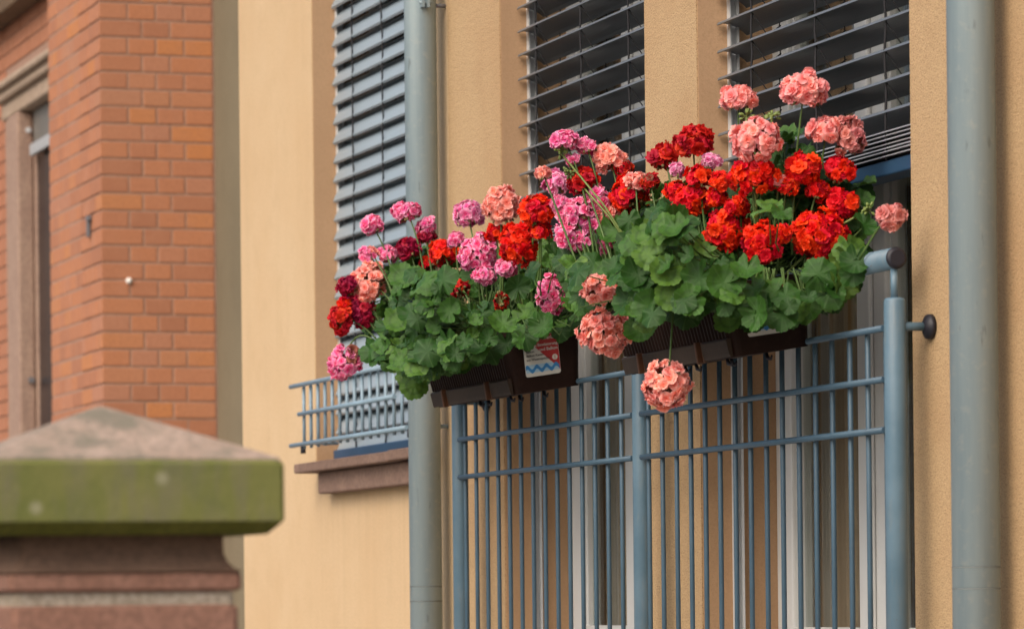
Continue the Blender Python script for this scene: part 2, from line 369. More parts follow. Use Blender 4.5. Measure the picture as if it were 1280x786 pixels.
def window(W, y, z0):
    wn = thing('window', '', ''); del wn['label']; del wn['category']; wn.parent = house; wn.location = (0, 0, 0)
    x0, x1 = W[0] + .002, W[1] - .002; zt = WT - .002; w = x1 - x0; m = (x0 + x1) / 2
    fr = B(); fw = .075
    fr.box(x0, x0 + fw, y, y + .07, z0, zt, .006).box(x1 - fw, x1, y, y + .07, z0, zt, .006)
    fr.box(x0 + fw, x1 - fw, y, y + .07, zt - fw, zt).box(x0 + fw, x1 - fw, y, y + .07, z0, z0 + fw)
    part(fr, 'frame', 'white', wn)
    for a, c in ((x0 + fw - .01, m - .002), (m + .002, x1 - fw + .01)):
        sw = .085; ys = y - .018; s = B()
        zb = z0 + fw - .01; zc = zt - fw + .01; br = sw + .05
        s.box(a, a + sw, ys, ys + .06, zb, zc, .006).box(c - sw, c, ys, ys + .06, zb, zc, .006)
        s.box(a + sw, c - sw, ys + .001, ys + .059, zb, zb + br).box(a + sw, c - sw, ys + .001, ys + .059, zc - sw, zc)
        # glazing bead
        s.box(a + sw, a + sw + .014, ys + .014, ys + .045, zb + br, zc - sw).box(c - sw - .014, c - sw, ys + .014, ys + .045, zb + br, zc - sw)
        part(s, 'sash', 'white', wn)
        part(B().box(a + sw + .014, c - sw - .014, ys + .028, ys + .034, zb + br, zc - sw), 'pane', 'glass', wn)
    part(B().box(m - .022, m + .022, y - .032, y - .0185, z0 + fw, zt - fw, .005), 'cover_strip', 'white', wn)
    return wn
window(W1, .20, W1[2] + .03); window(W2, .20, 1.425); window(W3, .20, 1.425)

# stone sill of the left window
p0 = atY(367, 580, -.09); zt = p0.z
ws = thing('window_sill', '', ''); del ws['label']; del ws['category']; ws.parent = house
part(B().box(p0.x, W1[1] - .15, -.09, -.0015, zt - .032, zt, .005), 'sill_slab', 'sill', ws)
part(B().box(W1[1] - .148, W1[1] + .12, -.092, -.0015, zt - .030, zt + .003, .005), 'sill_slab', 'sill', ws)
part(B().box(p0.x + .16, W1[1] + .06, -.05, -.0015, zt - .105, zt - .033, .006), 'sill_moulding', 'sill', ws)
part(B().box(W1[0] + .002, W1[1] - .002, 0.002, .199, W1[2] + .001, W1[2] + .03), 'inner_sill', 'sill', ws)

# ------------------------------------------------------------------ curtains behind the glass
def curtain(x0, x1, z0, z1, y, seed):
    rnd = random.Random(seed); b = B(); n = int((x1 - x0) / .012); rows = []
    ph = rnd.random() * 6; vals = []
    for i in range(n + 1):
        t = i / n * (x1 - x0)
        vals.append((x0 + t, y + .012 * math.sin(t * 62 + ph + 1.2 * math.sin(t * 9)) + .004 * math.sin(t * 141 + ph)))
    for z in (z0, z1): rows.append([b.bm.verts.new((x, yy, z)) for x, yy in vals])
    for i in range(n): b.bm.faces.new((rows[0][i], rows[0][i + 1], rows[1][i + 1], rows[1][i])).smooth = True
    return b
for k, (W, lab) in enumerate(((W2, 'brown grey folded curtain behind the middle balcony window'), (W3, 'brown grey folded curtain behind the right balcony window'))):
    o = curtain(W[0] + .08, W[1] - .08, 1.43, 2.66, .266, k).build('curtain', 'curtain'); tag(o, lab, 'curtain', 'curtains behind the balcony windows')

# ------------------------------------------------------------------ venetian blinds
def slat_mesh(L, wd, curve=.008, n=9, lp=.0065):
    """shallow arched strip with a rolled bead along both edges"""
    b = B(); up = []; lo = []
    for i in range(n + 1):
        t = 2 * i / n - 1; h = .0021 if i in (0, n) else .0006
        y = wd / 2 * t; z = curve * (1 - t * t)
        up.append((y, z + h)); lo.append((y, z - h))
    e = .0016
    prof = [(-wd / 2 - e - .001, -lp), (-wd / 2 - e, .0)] + up + [(wd / 2 + e, lp), (wd / 2 + e + .0014, lp), (wd / 2 + e + .0012, -.001)] + lo[::-1] + [(-wd / 2 + .0006, -lp)]
    A = [b.bm.verts.new((0, y, z)) for y, z in prof]; C = [b.bm.verts.new((L, y, z)) for y, z in prof]; m = len(prof)
    for i in range(m): b.bm.faces.new((A[i], A[(i + 1) % m], C[(i + 1) % m], C[i]))
    b.bm.faces.new(A[::-1]); b.bm.faces.new(C)
    return b.mesh('slat')
def blind(label, W, yc, zs, tilt, wd, stack, barz, cords, zt, mat, gmat='alu'):
    x0, x1 = W[0] + .012, W[1] - .012
    t = thing('venetian_blind', label, 'blind', (x0, yc, zs[0]), 'outside blinds in the window openings')
    L = x1 - x0; me = slat_mesh(L, wd); me.materials.append(M[mat])
    for z in zs:
        o = link('slat', me, None, t, (0, 0, z - zs[0])); o.rotation_euler = (tilt + random.uniform(-.025, .025), random.uniform(-.0015, .0015), 0)
    ms = slat_mesh(L, wd, .003, 9, .0012)
    if stack: ms.materials.append(M['slat_lit'])
    else: bpy.data.meshes.remove(ms)
    for z in stack:
        o = link('slat', ms, None, t, (random.uniform(-.003, .003), random.uniform(-.002, .002), z - zs[0])); o.rotation_euler = (random.uniform(-.03, .03), 0, 0)
    part(B().box(x0, x1, yc - wd * .42, yc + wd * .42, barz[0], barz[1], .004), 'bottom_rail', 'bluebar', t)
    part(B().box(x0, x1, yc - .05, yc + .05, zt, zt + .06), 'head_rail', 'alu', t)
    for s, xx in ((1, W[0] + .001), (-1, W[1] - .001)):
        b = B(); y0, y1 = yc - .011, yc + .014; d = .022 * s
        def bx(xa, xb, ya, yb): b.box(min(xa, xb), max(xa, xb), ya, yb, 1.43 if W is not W1 else barz[0] - .005, zt - .002)
        bx(xx, xx + .004 * s, y0, y1); bx(xx + .004 * s, xx + d, y0, y0 + .004); bx(xx + .004 * s, xx + d, y1 - .004, y1)
        part(b, 'guide_rail', gmat, t)
    lo = barz[1]
    for x in cords:
        b = B(); h = wd / 2 * .97
        for sg in (-1, 1):
            pts = []; z = lo
            while z < zt:
                pts.append((x + random.uniform(-.0015, .0015), yc + sg * h * math.cos(tilt) + random.uniform(-.002, .002), z)); z += .035
            b.tube(pts, .003 if sg < 0 else .0016, 5)
        if tilt < .6:
            for i in range(len(zs) - 1):
                b.tube([(x, yc - h, zs[i] - h * math.sin(tilt)), (x + .02, yc, (zs[i] + zs[i + 1]) / 2 - .015), (x + .004, yc + h, zs[i + 1] + h * math.sin(tilt) - .01)], .0016, 4)
                b.tube([(x, yc - h, zs[i + 1] - h * math.sin(tilt)), (x + .01, yc, (zs[i] + zs[i + 1]) / 2 - .012), (x + .004, yc + h, zs[i] + h * math.sin(tilt))], .0016, 4)
        part(b, 'ladder_cord', 'cord', t)
    return t
YB = .092
z3 = [2.775 + .0687 * i for i in range(19)]
def cords_for(W, pxs, y, py): return [atY(px, py, y).x for px in pxs]
blind('grey venetian blind with open, shade-darkened slats in the right balcony window', W3, YB, z3, math.radians(-18), .080,
      [2.684 + .0093 * i for i in range(7)], (2.643, 2.677), cords_for(W3, (938, 1018, 1105), YB - .04, 60), 4.2, 'slat_shaded')
blind('grey venetian blind with open, shade-darkened slats in the middle window behind the flowers', W2, YB, z3, math.radians(-18), .080,
      [2.684 + .0093 * i for i in range(7)], (2.643, 2.677), cords_for(W2, (669, 725, 785), YB - .04, 100), 4.2, 'slat_shaded')
z1 = [2.235 + .0655 * i for i in range(30)]
blind('pale silver venetian blind with closed slats in the left window', W1, YB, z1, math.radians(55), .080, [],
      (2.176, 2.212), cords_for(W1, (438, 475, 520), YB - .03, 100), 4.22, 'slat')

# ------------------------------------------------------------------ downpipes
def downpipe(x, y, r, label, seams, clamps):
    t = thing('downpipe', label, 'downpipe', (x, y, 0), 'downpipes on the house front')
    zs = [0.1] + [s for s in seams] + [TOP - .02]; b = B()
    b.tube([(x, y, z) for z in (0.1, TOP - .02)], r, 40); part(b, 'pipe', 'pipe', t)
    for s in seams:
        for d_ in (-.022, .022):
            part(B().tube([(x, y, s + d_ - .0015), (x, y, s + d_ + .0015)], [r + .0005, r + .0005], 40, False), 'pipe_joint', 'seam', t)
    for c in clamps:
        k = B(); k.tube([(x, y, c - .016), (x, y, c - .016), (x, y, c + .016), (x, y, c + .016)], [r - .002, r + .0035, r + .0035, r - .002], 40)
        k.box(x + r - .004, x + r + .022, y - .014, y - .006, c - .014, c + .014).box(x + r - .004, x + r + .022, y + .002, y + .010, c - .014, c + .014)
        k.tube([(x + r + .012, y - .02, c), (x + r + .012, y + .018, c)], .0045, 8)
        part(k, 'pipe_clamp', 'pipe', t)
        part(B().tube([(x + .012, y + r * .9, c), (x + .012, -.001, c)], .006, 8), 'wall_stud', 'grey_metal', t)
    return t
pl = atY(528, 300, -.078); pr = atY(1216, 300, -.078)
downpipe(pl.x, -.078, .0487, 'grey blue downpipe between the closed left blind and the flower boxes', [atY(528, 742, -.078).z, atY(528,735,-.078).z-1.2], [atY(528, 6, -.078).z])
downpipe(pr.x, -.078, .0497, 'wide grey blue downpipe at the right edge, beside the right balcony window', [atY(1216, 722, -.078).z], [4.6])

# ------------------------------------------------------------------ balcony railing
YR = -.087; PXS = (-10.902, -9.349, -7.745)
rl = thing('balcony_railing', 'blue grey steel railing of round posts and thin rods before both balcony windows', 'railing', (-9.35, YR, 1.4))
Zr = (2.275, 2.165, 2.056)
for i, x in enumerate(PXS):
    zt = atX(1120, 372, PXS[2]).z
    part(B().tube([(x, YR, 1.1), (x, YR, zt - .008), (x, YR, zt - .002), (x, YR, zt)], [.0235, .0235, .021, .014], 28), 'post', 'rail', rl)
    part(B().tube([(x, YR, zt - .003), (x, YR, 2.40)], .0085, 12), 'handrail_support', 'rail', rl)
hz = atX(1122, 323, PXS[2]).z
hx = -7.735
part(B().tube([(-10.98, YR, hz), (hx, YR, hz)], .0235, 28), 'handrail', 'rail', rl)
part(B().tube([(hx + .001, YR, hz), (hx + .005, YR, hz), (hx + .009, YR, hz)], [.0237, .0228, .016], 28), 'end_cap', 'black', rl)
for a, c, x0, x1 in ((-10.902, -9.349, -10.853, -9.405), (-9.349, -7.745, -9.13, -7.80)):
    if a > -10: x0 = a + .052
    else: x0 = a + .05
    x1 = c - .05
    n = round((x1 - x0) / .1015); st = (x1 - x0) / n
    for k, z in enumerate(Zr):
        part(B().tube([(x0 - .018, YR - .012, z), (x1 + .018, YR - .012, z)], .0074, 10), 'rail', 'rod', rl)
    wd_ = B()
    for i in range(n + 1):
        x = x0 + st * i + random.uniform(-.001, .001)
        for z in Zr[1:]: wd_.ball((x, YR - .006, z), .0088, (1.1, 1, .9), 1)
        part(B().tube([(x, YR + .001, 1.1), (x, YR + .001, Zr[0] + .004), (x, YR + .001, Zr[0] + .008)], [.0062, .0062, .003], 9), 'baluster', 'rod', rl)
    o = part(wd_, 'weld_bead', 'rod', rl); o['kind'] = 'stuff'
    part(B().tube([(x0 - .018, YR - .012, 1.2), (x1 + .018, YR - .012, 1.2)], .0074, 10), 'rail', 'rod', rl)
zb = atX(1145, 408, PXS[2]).z
for x in (PXS[2], PXS[0]):
    part(B().tube([(x, YR, zb), (x, -.012, zb)], .0095, 14), 'wall_bracket', 'rail', rl)
    part(B().tube([(x, -.022, zb), (x, -.018, zb), (x, -.012, zb), (x, -.002, zb)], [.010, .016, .0262, .0275], 24), 'wall_rosette', 'black', rl)

# ------------------------------------------------------------------ low guard on the left window
YG = -.12
gd = thing('window_guard', 'low pale blue rod guard standing above the stone sill of the left window', 'window guard', (-12, YG, 2.2))
for z, x0, x1 in ((2.416, -12.665, -11.50), (2.320, -12.56, -11.43), (2.220, -12.67, -11.30)):
    part(B().tube([(x0, YG - .009, z), (x1, YG - .009, z)], .0076, 10), 'rail', 'guard', gd)
for i in range(14):
    x = -12.540 + .0885 * i
    part(B().tube([(x, YG + .003, 2.205), (x, YG + .003, 2.424)], .0058, 8), 'baluster', 'guard', gd)
for x in (-12.545, -11.3):
    part(B().tube([(x, YG, 2.19), (x, YG, 2.215)], .009, 10), 'foot', 'black', gd)
    part(B().tube([(x, YG, 2.224), (x, -.001, 2.224)], .006, 8), 'wall_stay', 'guard', gd)

# ------------------------------------------------------------------ brick house
XB = -17.3; YBk = .224
bh = thing('brick_house', 'orange red brick house corner with a stone framed window at the left', 'house', (XB, YBk, 0))
YBE = .748; XP = -18.484; XS = -17.76
core = B(); xcut_ = -19.75
core.box(xcut_, XP, YBk + .26, YBE + .3, 0, 8)
core.box(xcut_, XP, YBk + .126, YBk + .259, 4.29, 8)
core.box(XP + .012, XB - .0035, YBk + .006, YBE + .3, 0, 8)                 # pier core, shows as mortar
core.box(-24, xcut_, YBk + .126, YBE + .3, 0, 8)
part(core, 'mortar', 'mortar', bh)
C0, CP = 2.530, .0779
zrow = [C0 + CP * i for i in range(26)]
def brick_mesh(l, d, h):
    b = B(); b.box(-l / 2, l / 2, -d / 2, d / 2, -h / 2, h / 2, .003)
    return b
cache = {}
nb = 0
def brick(x0, x1, y0, y1, z0, z1, jit):
    global nb
    key = (round(x1 - x0, 4), round(y1 - y0, 4), round(z1 - z0, 4))
    if key not in cache:
        me = bpy.data.meshes.new('brick'); bm = bmesh.new(); r = bmesh.ops.create_cube(bm, size=1, matrix=Matrix.Diagonal((*key, 1)))
        bmesh.ops.bevel(bm, geom=list(bm.edges), offset=.0025, segments=1, affect='EDGES'); bm.to_mesh(me); bm.free()
        me.materials.append(M['brick']); cache[key] = me
    o = link('brick', cache[key], None, bh, (((x0 + x1) / 2 - XB) + random.uniform(-1, 1) * jit[0], ((y0 + y1) / 2 - YBk) + random.uniform(-1, 1) * jit[1], (z0 + z1) / 2))
    o.rotation_euler = (0, random.uniform(-.004, .004), random.uniform(-.004, .004)); nb += 1
J = .010
WID = YBE - YBk
for i, z in enumerate(zrow):
    if i % 2 == 0: ys = [0, .195, .325, WID]
    else: ys = [0, .13, .26, .39, WID]
    # end face (towards the camera): the first brick turns the corner
    for k, (a, c) in enumerate(zip(ys, ys[1:])):
        if k == 0: continue
        brick(XB - .11, XB, YBk + a + J / 2, YBk + c - J / 2, z + J / 2, z + CP - J / 2, (.001, 0))
    # corner brick spans both faces
    cl = .12 if i % 2 == 0 else .245
    brick(XB - cl, XB, YBk, YBk + ys[1] - J / 2, z + J / 2, z + CP - J / 2, (0, 0))
    xe = XB - cl - J
    # front face: outer strip up to the straight joint, then the inner strip slightly set back
    x = xe
    cuts = []
    alt = i % 2
    while x > XS + .02:
        l = .245 if alt == 1 and x - .245 > XS - .06 else .12
        nx = max(x - l, XS)
        if nx - XS < .05: nx = XS
        brick(nx, x, YBk, YBk + .1, z + J / 2, z + CP - J / 2, (0, .001)); x = nx - J
    if 2.6 < z < 4.6:
        x = XS - J; k = 0
        while x > XP + .02:
            l = .245 if i % 2 else .12
            nx = max(x - l, XP)
            if nx - XP < .05: nx = XP
            if nb < 299: brick(nx, x, YBk + .004, YBk + .1, z + J / 2, z + CP - J / 2, (0, .001))
            else: cuts.append((nx, x))
            x = nx - J
        if cuts:
            zrow_cut = globals().setdefault('REST', []); zrow_cut += [(a, c, YBk + .004 + random.uniform(-.002, .002), z) for a, c in cuts]
# bricks of the wall that carries the window, joined (seen only as slivers)
REST = globals().get('REST', [])
rb = B()
for a, c, y, z in REST: rb.box(a, c, y, y + .1, z + J / 2, z + CP - J / 2)
YW = YBk + .12
xj0, xw0, xw1 = -20.20, -19.76, -18.40
for i in range(34):
    z = C0 + CP * i
    for x0_, x1_ in ((-23.5, xj0 - .002), (xj0, XP - .004)):
        if x0_ == xj0 and z < 4.42: continue
        x = x1_ - (.12 if i % 2 else 0) * .5; 
        if i % 2: rb.box(x + J, x1_, YW, YW + .1, z + J / 2, z + CP - J / 2)
        while x > x0_ + .05:
            nx = max(x - (.25 if i % 2 else .125), x0_); rb.box(nx + J, x, YW + random.uniform(-.002, .002), YW + .1, z + J / 2, z + CP - J / 2); x = nx
# courses above and below the ones picked out brick by brick, on both faces of the corner
ztop = zrow[-1] + CP
for i in range(-32, 70):
    z = C0 + CP * i
    if zrow[0] - .01 < z < ztop - .01 or z > 7.9: 
        if z > 7.9: continue
        if 2.6 < z < 4.6: continue
        faces = ('inner',)
    else: faces = ('end', 'outer', 'inner')
    yc_ = [0, .195, .325, WID] if i % 2 == 0 else [0, .13, .26, .39, WID]
    if 'end' in faces:
        for a, c in zip(yc_, yc_[1:]): rb.box(XB - .1, XB + random.uniform(-.001, .001), YBk + a + (J / 2 if a else 0), YBk + c - J / 2, z + J / 2, z + CP - J / 2)
        x = XB - .1 - J
        while x > XS + .05: nx = max(x - (.245 if i % 2 else .12), XS); rb.box(nx, x, YBk + random.uniform(-.001, .001), YBk + .09, z + J / 2, z + CP - J / 2); x = nx - J
    x = XS - J
    while x > XP + .05: nx = max(x - (.245 if i % 2 else .12), XP); rb.box(nx, x, YBk + .004 + random.uniform(-.001, .001), YBk + .09, z + J / 2, z + CP - J / 2); x = nx - J
    if not -1 < i < 34:
        x = XP - .004
        while x > -19.3 if z < 2.6 else x > -23.5: nx = x - (.25 if i % 2 else .125); rb.box(nx + J, x, YW + random.uniform(-.002, .002), YW + .1, z + J / 2, z + CP - J / 2) if z > 4.5 else None; x = nx
        x = xj0 - .002
        while x > -23.5 and z < 4.5: nx = x - (.25 if i % 2 else .125); rb.box(nx + J, x, YW + random.uniform(-.002, .002), YW + .1, z + J / 2, z + CP - J / 2); x = nx
o = part(rb, 'brickwork', 'brick', bh); o['kind'] = 'stuff'
# window of the brick house
wn = bpy.data.objects.new('window', None); COL.objects.link(wn); wn.parent = bh
YS = YW - .035
zl0 = atY(28, 138, YS).z; 
def lint(x0, x1, y0, y1, z0, z1, nm='lintel', m='lintel'): return part(B().box(x0, x1, y0, y1, z0, z1, .012), nm, m, wn)
xa = atY(5, 105, YS).x
lint(xa - .10, XP + .02, YS - .075, YW + .1, zl0 + .135, zl0 + .172)
lint(xa - .05, XP + .02, YS - .045, YW + .1, zl0 + .088, zl0 + .133)
lint(xa - .02, XP + .02, YS - .012, YW + .1, zl0 + .0, zl0 + .086)
xjl = atY(8, 300, YS).x; xjr = atY(28, 300, YS).x
part(B().box(xjl, xjl + .16, YS, YW + .1, 0.5, zl0 - .002, .008).box(xjl + .162, xjr, YS - .022, YS + .062, .5, zl0 - .003, .012), 'jamb', 'surround', wn)
gx = xjr + .035
part(B().box(xjr - .1, gx, YS + .064, YS + .09, .5, zl0 - .004, .006), 'frame', 'surround', wn)
part(B().box(gx + .001, XP - .01, YS + .075, YS + .085, .5, zl0 - .2), 'pane', 'darkglass', wn)
zs_ = atY(50, 188, YS + .05).z
part(B().box(xjr + .06, XP - .01, YS + .05, YS + .115, zs_ + .02, zl0 - .002, .01), 'shutter_box', 'grey_light', wn)
part(B().box(xjr + .062, XP - .01, YS + .03, YS + .049, zs_ - .01, zs_ + .045), 'shutter_lip', 'lip', wn)
pr_ = atX(35, 163, xjr)
part(B().tube([(xjr - .004, pr_.y, pr_.z), (xjr + .02, pr_.y, pr_.z)], .014, 12), 'bolt', 'alu', wn)
pr_ = atX(39, 475, xjr)
part(B().tube([(xjr - .004, pr_.y, pr_.z), (xjr + .018, pr_.y, pr_.z)], .016, 12), 'bolt', 'grey_metal', wn)
# string course at the very top left
zc = atY(14, 6, YW - .12).z
part(B().box(-24, XP - .5, YW - .12, YW - .001, zc, zc + .25, .01), 'string_course', 'eave', bh)
# bracket and peg
pk = atY(113, 283, YBk)
k = B().box(pk.x - .018, pk.x + .045, YBk - .02, YBk - .003, pk.z + .022, pk.z + .045, .003).box(pk.x - .01, pk.x + .02, YBk - .018, YBk - .003, pk.z - .05, pk.z + .021, .003)
part(k, 'wall_hook', 'grey_metal', bh)
pk = atX(161, 351, XB)
part(B().tube([(XB - .02, pk.y, pk.z), (XB + .006, pk.y, pk.z), (XB + .014, pk.y, pk.z), (XB + .017, pk.y, pk.z)], [.014, .014, .011, .004], 14), 'wall_peg', 'white_peg', bh)

# recessed wall between the houses
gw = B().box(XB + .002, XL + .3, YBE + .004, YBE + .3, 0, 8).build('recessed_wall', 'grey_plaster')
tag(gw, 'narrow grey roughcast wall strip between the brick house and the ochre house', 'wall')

# ------------------------------------------------------------------ gate pillar in the foreground
A = .22; XC, YC = -5.624, -2.274
gp = thing('gate_pillar', 'blurred mossy stone gate pillar with a pyramid cap in the foreground', 'pillar', (XC, YC, 0))
ze = 1.905; zlow = 1.905 - .103
def frustum(levels, jit=0):
    b = B(); rings = []
    for h, z in levels: rings.append([b.bm.verts.new((XC + sx * h, YC + sy * h, z)) for sx, sy in ((-1, -1), (1, -1), (1, 1), (-1, 1))])
    for P, Q in zip(rings, rings[1:]):
        for k in range(4): b.bm.faces.new((P[k], P[(k + 1) % 4], Q[(k + 1) % 4], Q[k]))
    b.bm.faces.new(rings[0]); b.bm.faces.new(rings[-1][::-1]); return b
z_ = lambda py: atX(250, py, XC + A).z
zc1 = z_(574); zc2 = z_(651); zc3 = z_(667)
cap = bpy.data.objects.new('cap', None); 
t_ = frustum([(A - .006, zc1 - .001), (A - .006, zc1 + .003), (.012, 1.985), (.004, 1.988)])
part(t_, 'cap_top', 'captop', gp)
def rounded(levels, bev):
    b = frustum(levels); es = [e for e in b.bm.edges if abs(e.verts[0].co.z - e.verts[1].co.z) > .002]
    bmesh.ops.bevel(b.bm, geom=es, offset=bev, segments=3, affect='EDGES'); return b
part(rounded([(A - .0005, zc2), (A, zc2 + .004), (A, zc1 - .006), (A - .005, zc1)], .006), 'cap_side', 'capside', gp)
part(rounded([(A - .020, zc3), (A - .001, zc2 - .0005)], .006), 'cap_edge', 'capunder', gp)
hN = A - (356 - 275) / 1122
zn0 = z_(714)
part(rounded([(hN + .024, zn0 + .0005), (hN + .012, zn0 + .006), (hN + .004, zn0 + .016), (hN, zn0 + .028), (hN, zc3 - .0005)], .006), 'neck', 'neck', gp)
zm0 = z_(738)
part(rounded([(hN + .016, zm0), (hN + .0205, zm0 + .004), (hN + .0205, zn0 - .004), (hN + .018, zn0)], .006), 'moulding', 'shaft', gp)
zj0 = z_(755)
part(rounded([(hN + .010, zj0), (hN + .011, zm0 - .0005)], .004), 'mortar_joint', 'joint', gp)
part(rounded([(hN + .016, 0), (hN + .016, zj0 - .004), (hN + .011, zj0 - .0005)], .006), 'shaft', 'shaft', gp)

# ------------------------------------------------------------------ flower boxes
TILT = math.radians(8.5)
def fbox(xl, xr, label):
    t = thing('flower_box', label, 'flower box', (0, 0, 0), 'flower boxes hung on the balcony railing')
    L = xr - xl; t.location = ((xl + xr) / 2, -.276, 2.238); t.rotation_euler = (TILT, 0, 0)
    H, Wb, Wt = .165, .185, .215
    def ring(z, e, yo, yi, r=.02):
        pts = []
        for cx, cy, a0 in ((L / 2 + e - r, yi - r, 0), (-L / 2 - e + r, yi - r, 90), (-L / 2 - e + r, yo + r, 180), (L / 2 + e - r, yo + r, 270)):
            for q in range(5):
                a = math.radians(a0 + q * 22.5); pts.append((cx + r * math.cos(a), cy + r * math.sin(a), z))
        return pts
    def loft(levels, name, mat, capb=True, capt=False):
        b = B(); R = [[b.bm.verts.new(p) for p in ring(*l)] for l in levels]
        for P, Q in zip(R, R[1:]):
            n = len(P)
            for k in range(n): b.bm.faces.new((P[k], P[(k + 1) % n], Q[(k + 1) % n], Q[k])).smooth = False
        if capb: b.bm.faces.new(R[0][::-1])
        if capt: b.bm.faces.new(R[-1])
        return b.build(name, mat, t)
    loft([(0, 0, 0, Wb), (.045, .006, -.004, Wb + .004), (H - .012, .022, -.018, Wb + .016), (H - .012, .03, -.027, Wb + .024), (H, .03, -.027, Wb + .024), (H, .018, -.014, Wb + .012), (H - .025, .016, -.012, Wb + .010)], 'trough', 'box')
    loft([(H - .03, .015, -.011, Wb + .009), (H - .022, .015, -.011, Wb + .009)], 'soil', 'soil', True, True)
    # ribs on the long outer side
    b = B(); n = 34
    for i in range(n):
        x = -L / 2 + .012 + (L - .03) * i / (n - 1); hw = .0055
        vs = []
        for z, y in ((.045, -.004), (H - .016, -.0175)):
            sx = 1 + .03 * (z / H)
            vs.append([b.bm.verts.new((x * sx + a, y + c, z)) for a, c in ((-hw, .001), (-hw * .5, -.005), (hw * .5, -.005), (hw, .001))])
        for k in range(3): b.bm.faces.new((vs[0][k], vs[0][k + 1], vs[1][k + 1], vs[1][k]))
        b.bm.faces.new((vs[1][0], vs[1][1], vs[1][2], vs[1][3])); b.bm.faces.new(vs[0][::-1])
    b.build('rib_panel', 'box', t)
    # water reservoir lip and its clips
    cz = (.18, .74)
    xsn = [-L / 2 - .004] + [(-L / 2 + L * c) for c in cz] + [L / 2 - .004]
    for a, c in ((xsn[0], xsn[1] - .016), (xsn[1] + .016, xsn[2] - .016), (xsn[2] + .016, xsn[3])):
        bb = B(); bb.prism([(-.009, .002), (-.0105, .008), (-.014, .040), (-.010, .044), (-.002, .044), (-.002, .002)], 'x', a, c); bb.build('base_strip', 'boxlip', t)
    for x in xsn[1:3]:
        B().box(x - .012, x - .001, -.020, -.003, -.002, .047, .002).box(x + .003, x + .013, -.009, -.003, 0, .045, .001).build('clip', 'clip', t)
    # hooks of the hanger under the box
    for x, y in ((-.05, .03), (.05, .02), (.02, .12), (L / 2 - .06, .10), (L/2-.1,.02)):
        B().tube([(x, y, .0), (x + .004, y, -.012), (x + .012, y + .004, -.016), (x + .018, y + .006, -.008)], [.004, .005, .004, .002], 6).build('hanger_hook', 'black', t)
    # printed sticker on the end face towards the camera
    sk = bpy.data.objects.new('sticker', None); COL.objects.link(sk); sk.parent = t
    lw, lh = .098, .108; cy, cz_ = .084, .093
    slope = math.atan2(.022 - .006, H - .012 - .045)
    sk.location = (L / 2 + .0155 - 0 + .0005, cy, cz_)
    # local sticker frame: x right (along box depth), y up the end face, z out
    sk.rotation_euler = Matrix(((0, math.sin(slope), math.cos(slope)), (1, 0, 0), (0, math.cos(slope), -math.sin(slope)))).to_euler()
    def poly(pts, z, name, mat):
        bb = B(); bb.prism(pts, 'z', z - .0004, z); return bb.build(name, mat, sk)
    def rr(w, h, r):
        out = []
        for sx, sy, a0 in ((1, 1, 0), (-1, 1, 90), (-1, -1, 180), (1, -1, 270)):
            for q in range(4):
                a = math.radians(a0 + q * 30); out.append((sx * (w / 2 - r) + r * math.cos(a), sy * (h / 2 - r) + r * math.sin(a)))
        return out
    poly(rr(lw, lh, .006), .0012, 'sticker_sheet', 'lab_white')
    hw, hh = lw / 2, lh / 2
    poly([(-hw * .93, hh - .001), (hw - .004, hh - .001), (hw - .0008, hh - .004), (hw - .0008, -hh * .80)], .0016, 'red_field', 'lab_red')
    poly([(-hw + .002, -hh * .42), (-hw + .002, -hh * .80), (hw * .93, -hh * .80), (hw * .60, -hh * .42)], .0015, 'water_field', 'lab_pale')
    wav = []; low = []
    for i in range(33):
        x = -hw + .001 + (lw - .004) * i / 32; y = -hh * .62 + .006 * math.sin(i / 32 * 2 * PI * 3.5 + .5)
        wav.append((x, y + .005)); low.append((x, y - .006))
    bb = B()
    U = [bb.bm.verts.new((x, y, .0019)) for x, y in wav]; D = [bb.bm.verts.new((x, y, .0019)) for x, y in low]
    for i in range(32): bb.bm.faces.new((D[i], D[i + 1], U[i + 1], U[i]))
    bb.build('wave', 'lab_blue', sk)
    poly([(-hw + .006, hh * .36), (-hw + .022, hh * .36), (-hw + .022, hh * .54), (-hw + .006, hh * .54)], .0017, 'logo_block', 'lab_black')
    circ = [(hw - .013 + .0075 * math.cos(a * PI / 10), -hh * .18 + .0075 * math.sin(a * PI / 10)) for a in range(20)]
    poly(circ, .0020, 'number_disc', 'lab_white')
    def text(s, x, y, size, mat, align='LEFT'):
        cu = bpy.data.curves.new('print', 'FONT'); cu.body = s; cu.size = size; cu.align_x = align; cu.resolution_u = 2; cu.offset = size * .02
        ob = bpy.data.objects.new('tmp', cu); COL.objects.link(ob)
        dg = bpy.context.evaluated_depsgraph_get(); me = bpy.data.meshes.new_from_object(ob.evaluated_get(dg)); me.name = 'print'
        bpy.data.objects.remove(ob); me.materials.clear()
        link('print', me, mat, sk, (x, y, .0024))
    text('1', hw - .013, -hh * .18 - .0045, .0125, 'lab_red', 'CENTER')
    text('mit Überlauf', hw - .003, hh * .74, .0125, 'lab_white', 'RIGHT')
    text('mit Bewässerung', hw - .003, hh * .44, .0105, 'lab_white', 'RIGHT')
    text('und Balkon', hw - .003, hh * .20, .0115, 'lab_white', 'RIGHT')
    text('Balkon', -hw + .006, hh * .17, .0085, 'lab_black')
    text('Balkon Kasten', -hw + .006, hh * -.02, .0085, 'lab_black')
    text('mit Wasserspeicher', -hw + .006, -hh * .22, .0082, 'lab_black')
    return t
BL = (-10.50, -9.80); BR = (-8.905, -8.205)
fbox(*BL, 'brown ribbed flower box, the left one, with its red and white sticker in full view')
fbox(*BR, 'brown ribbed flower box, the right one, with its sticker mostly under leaves')

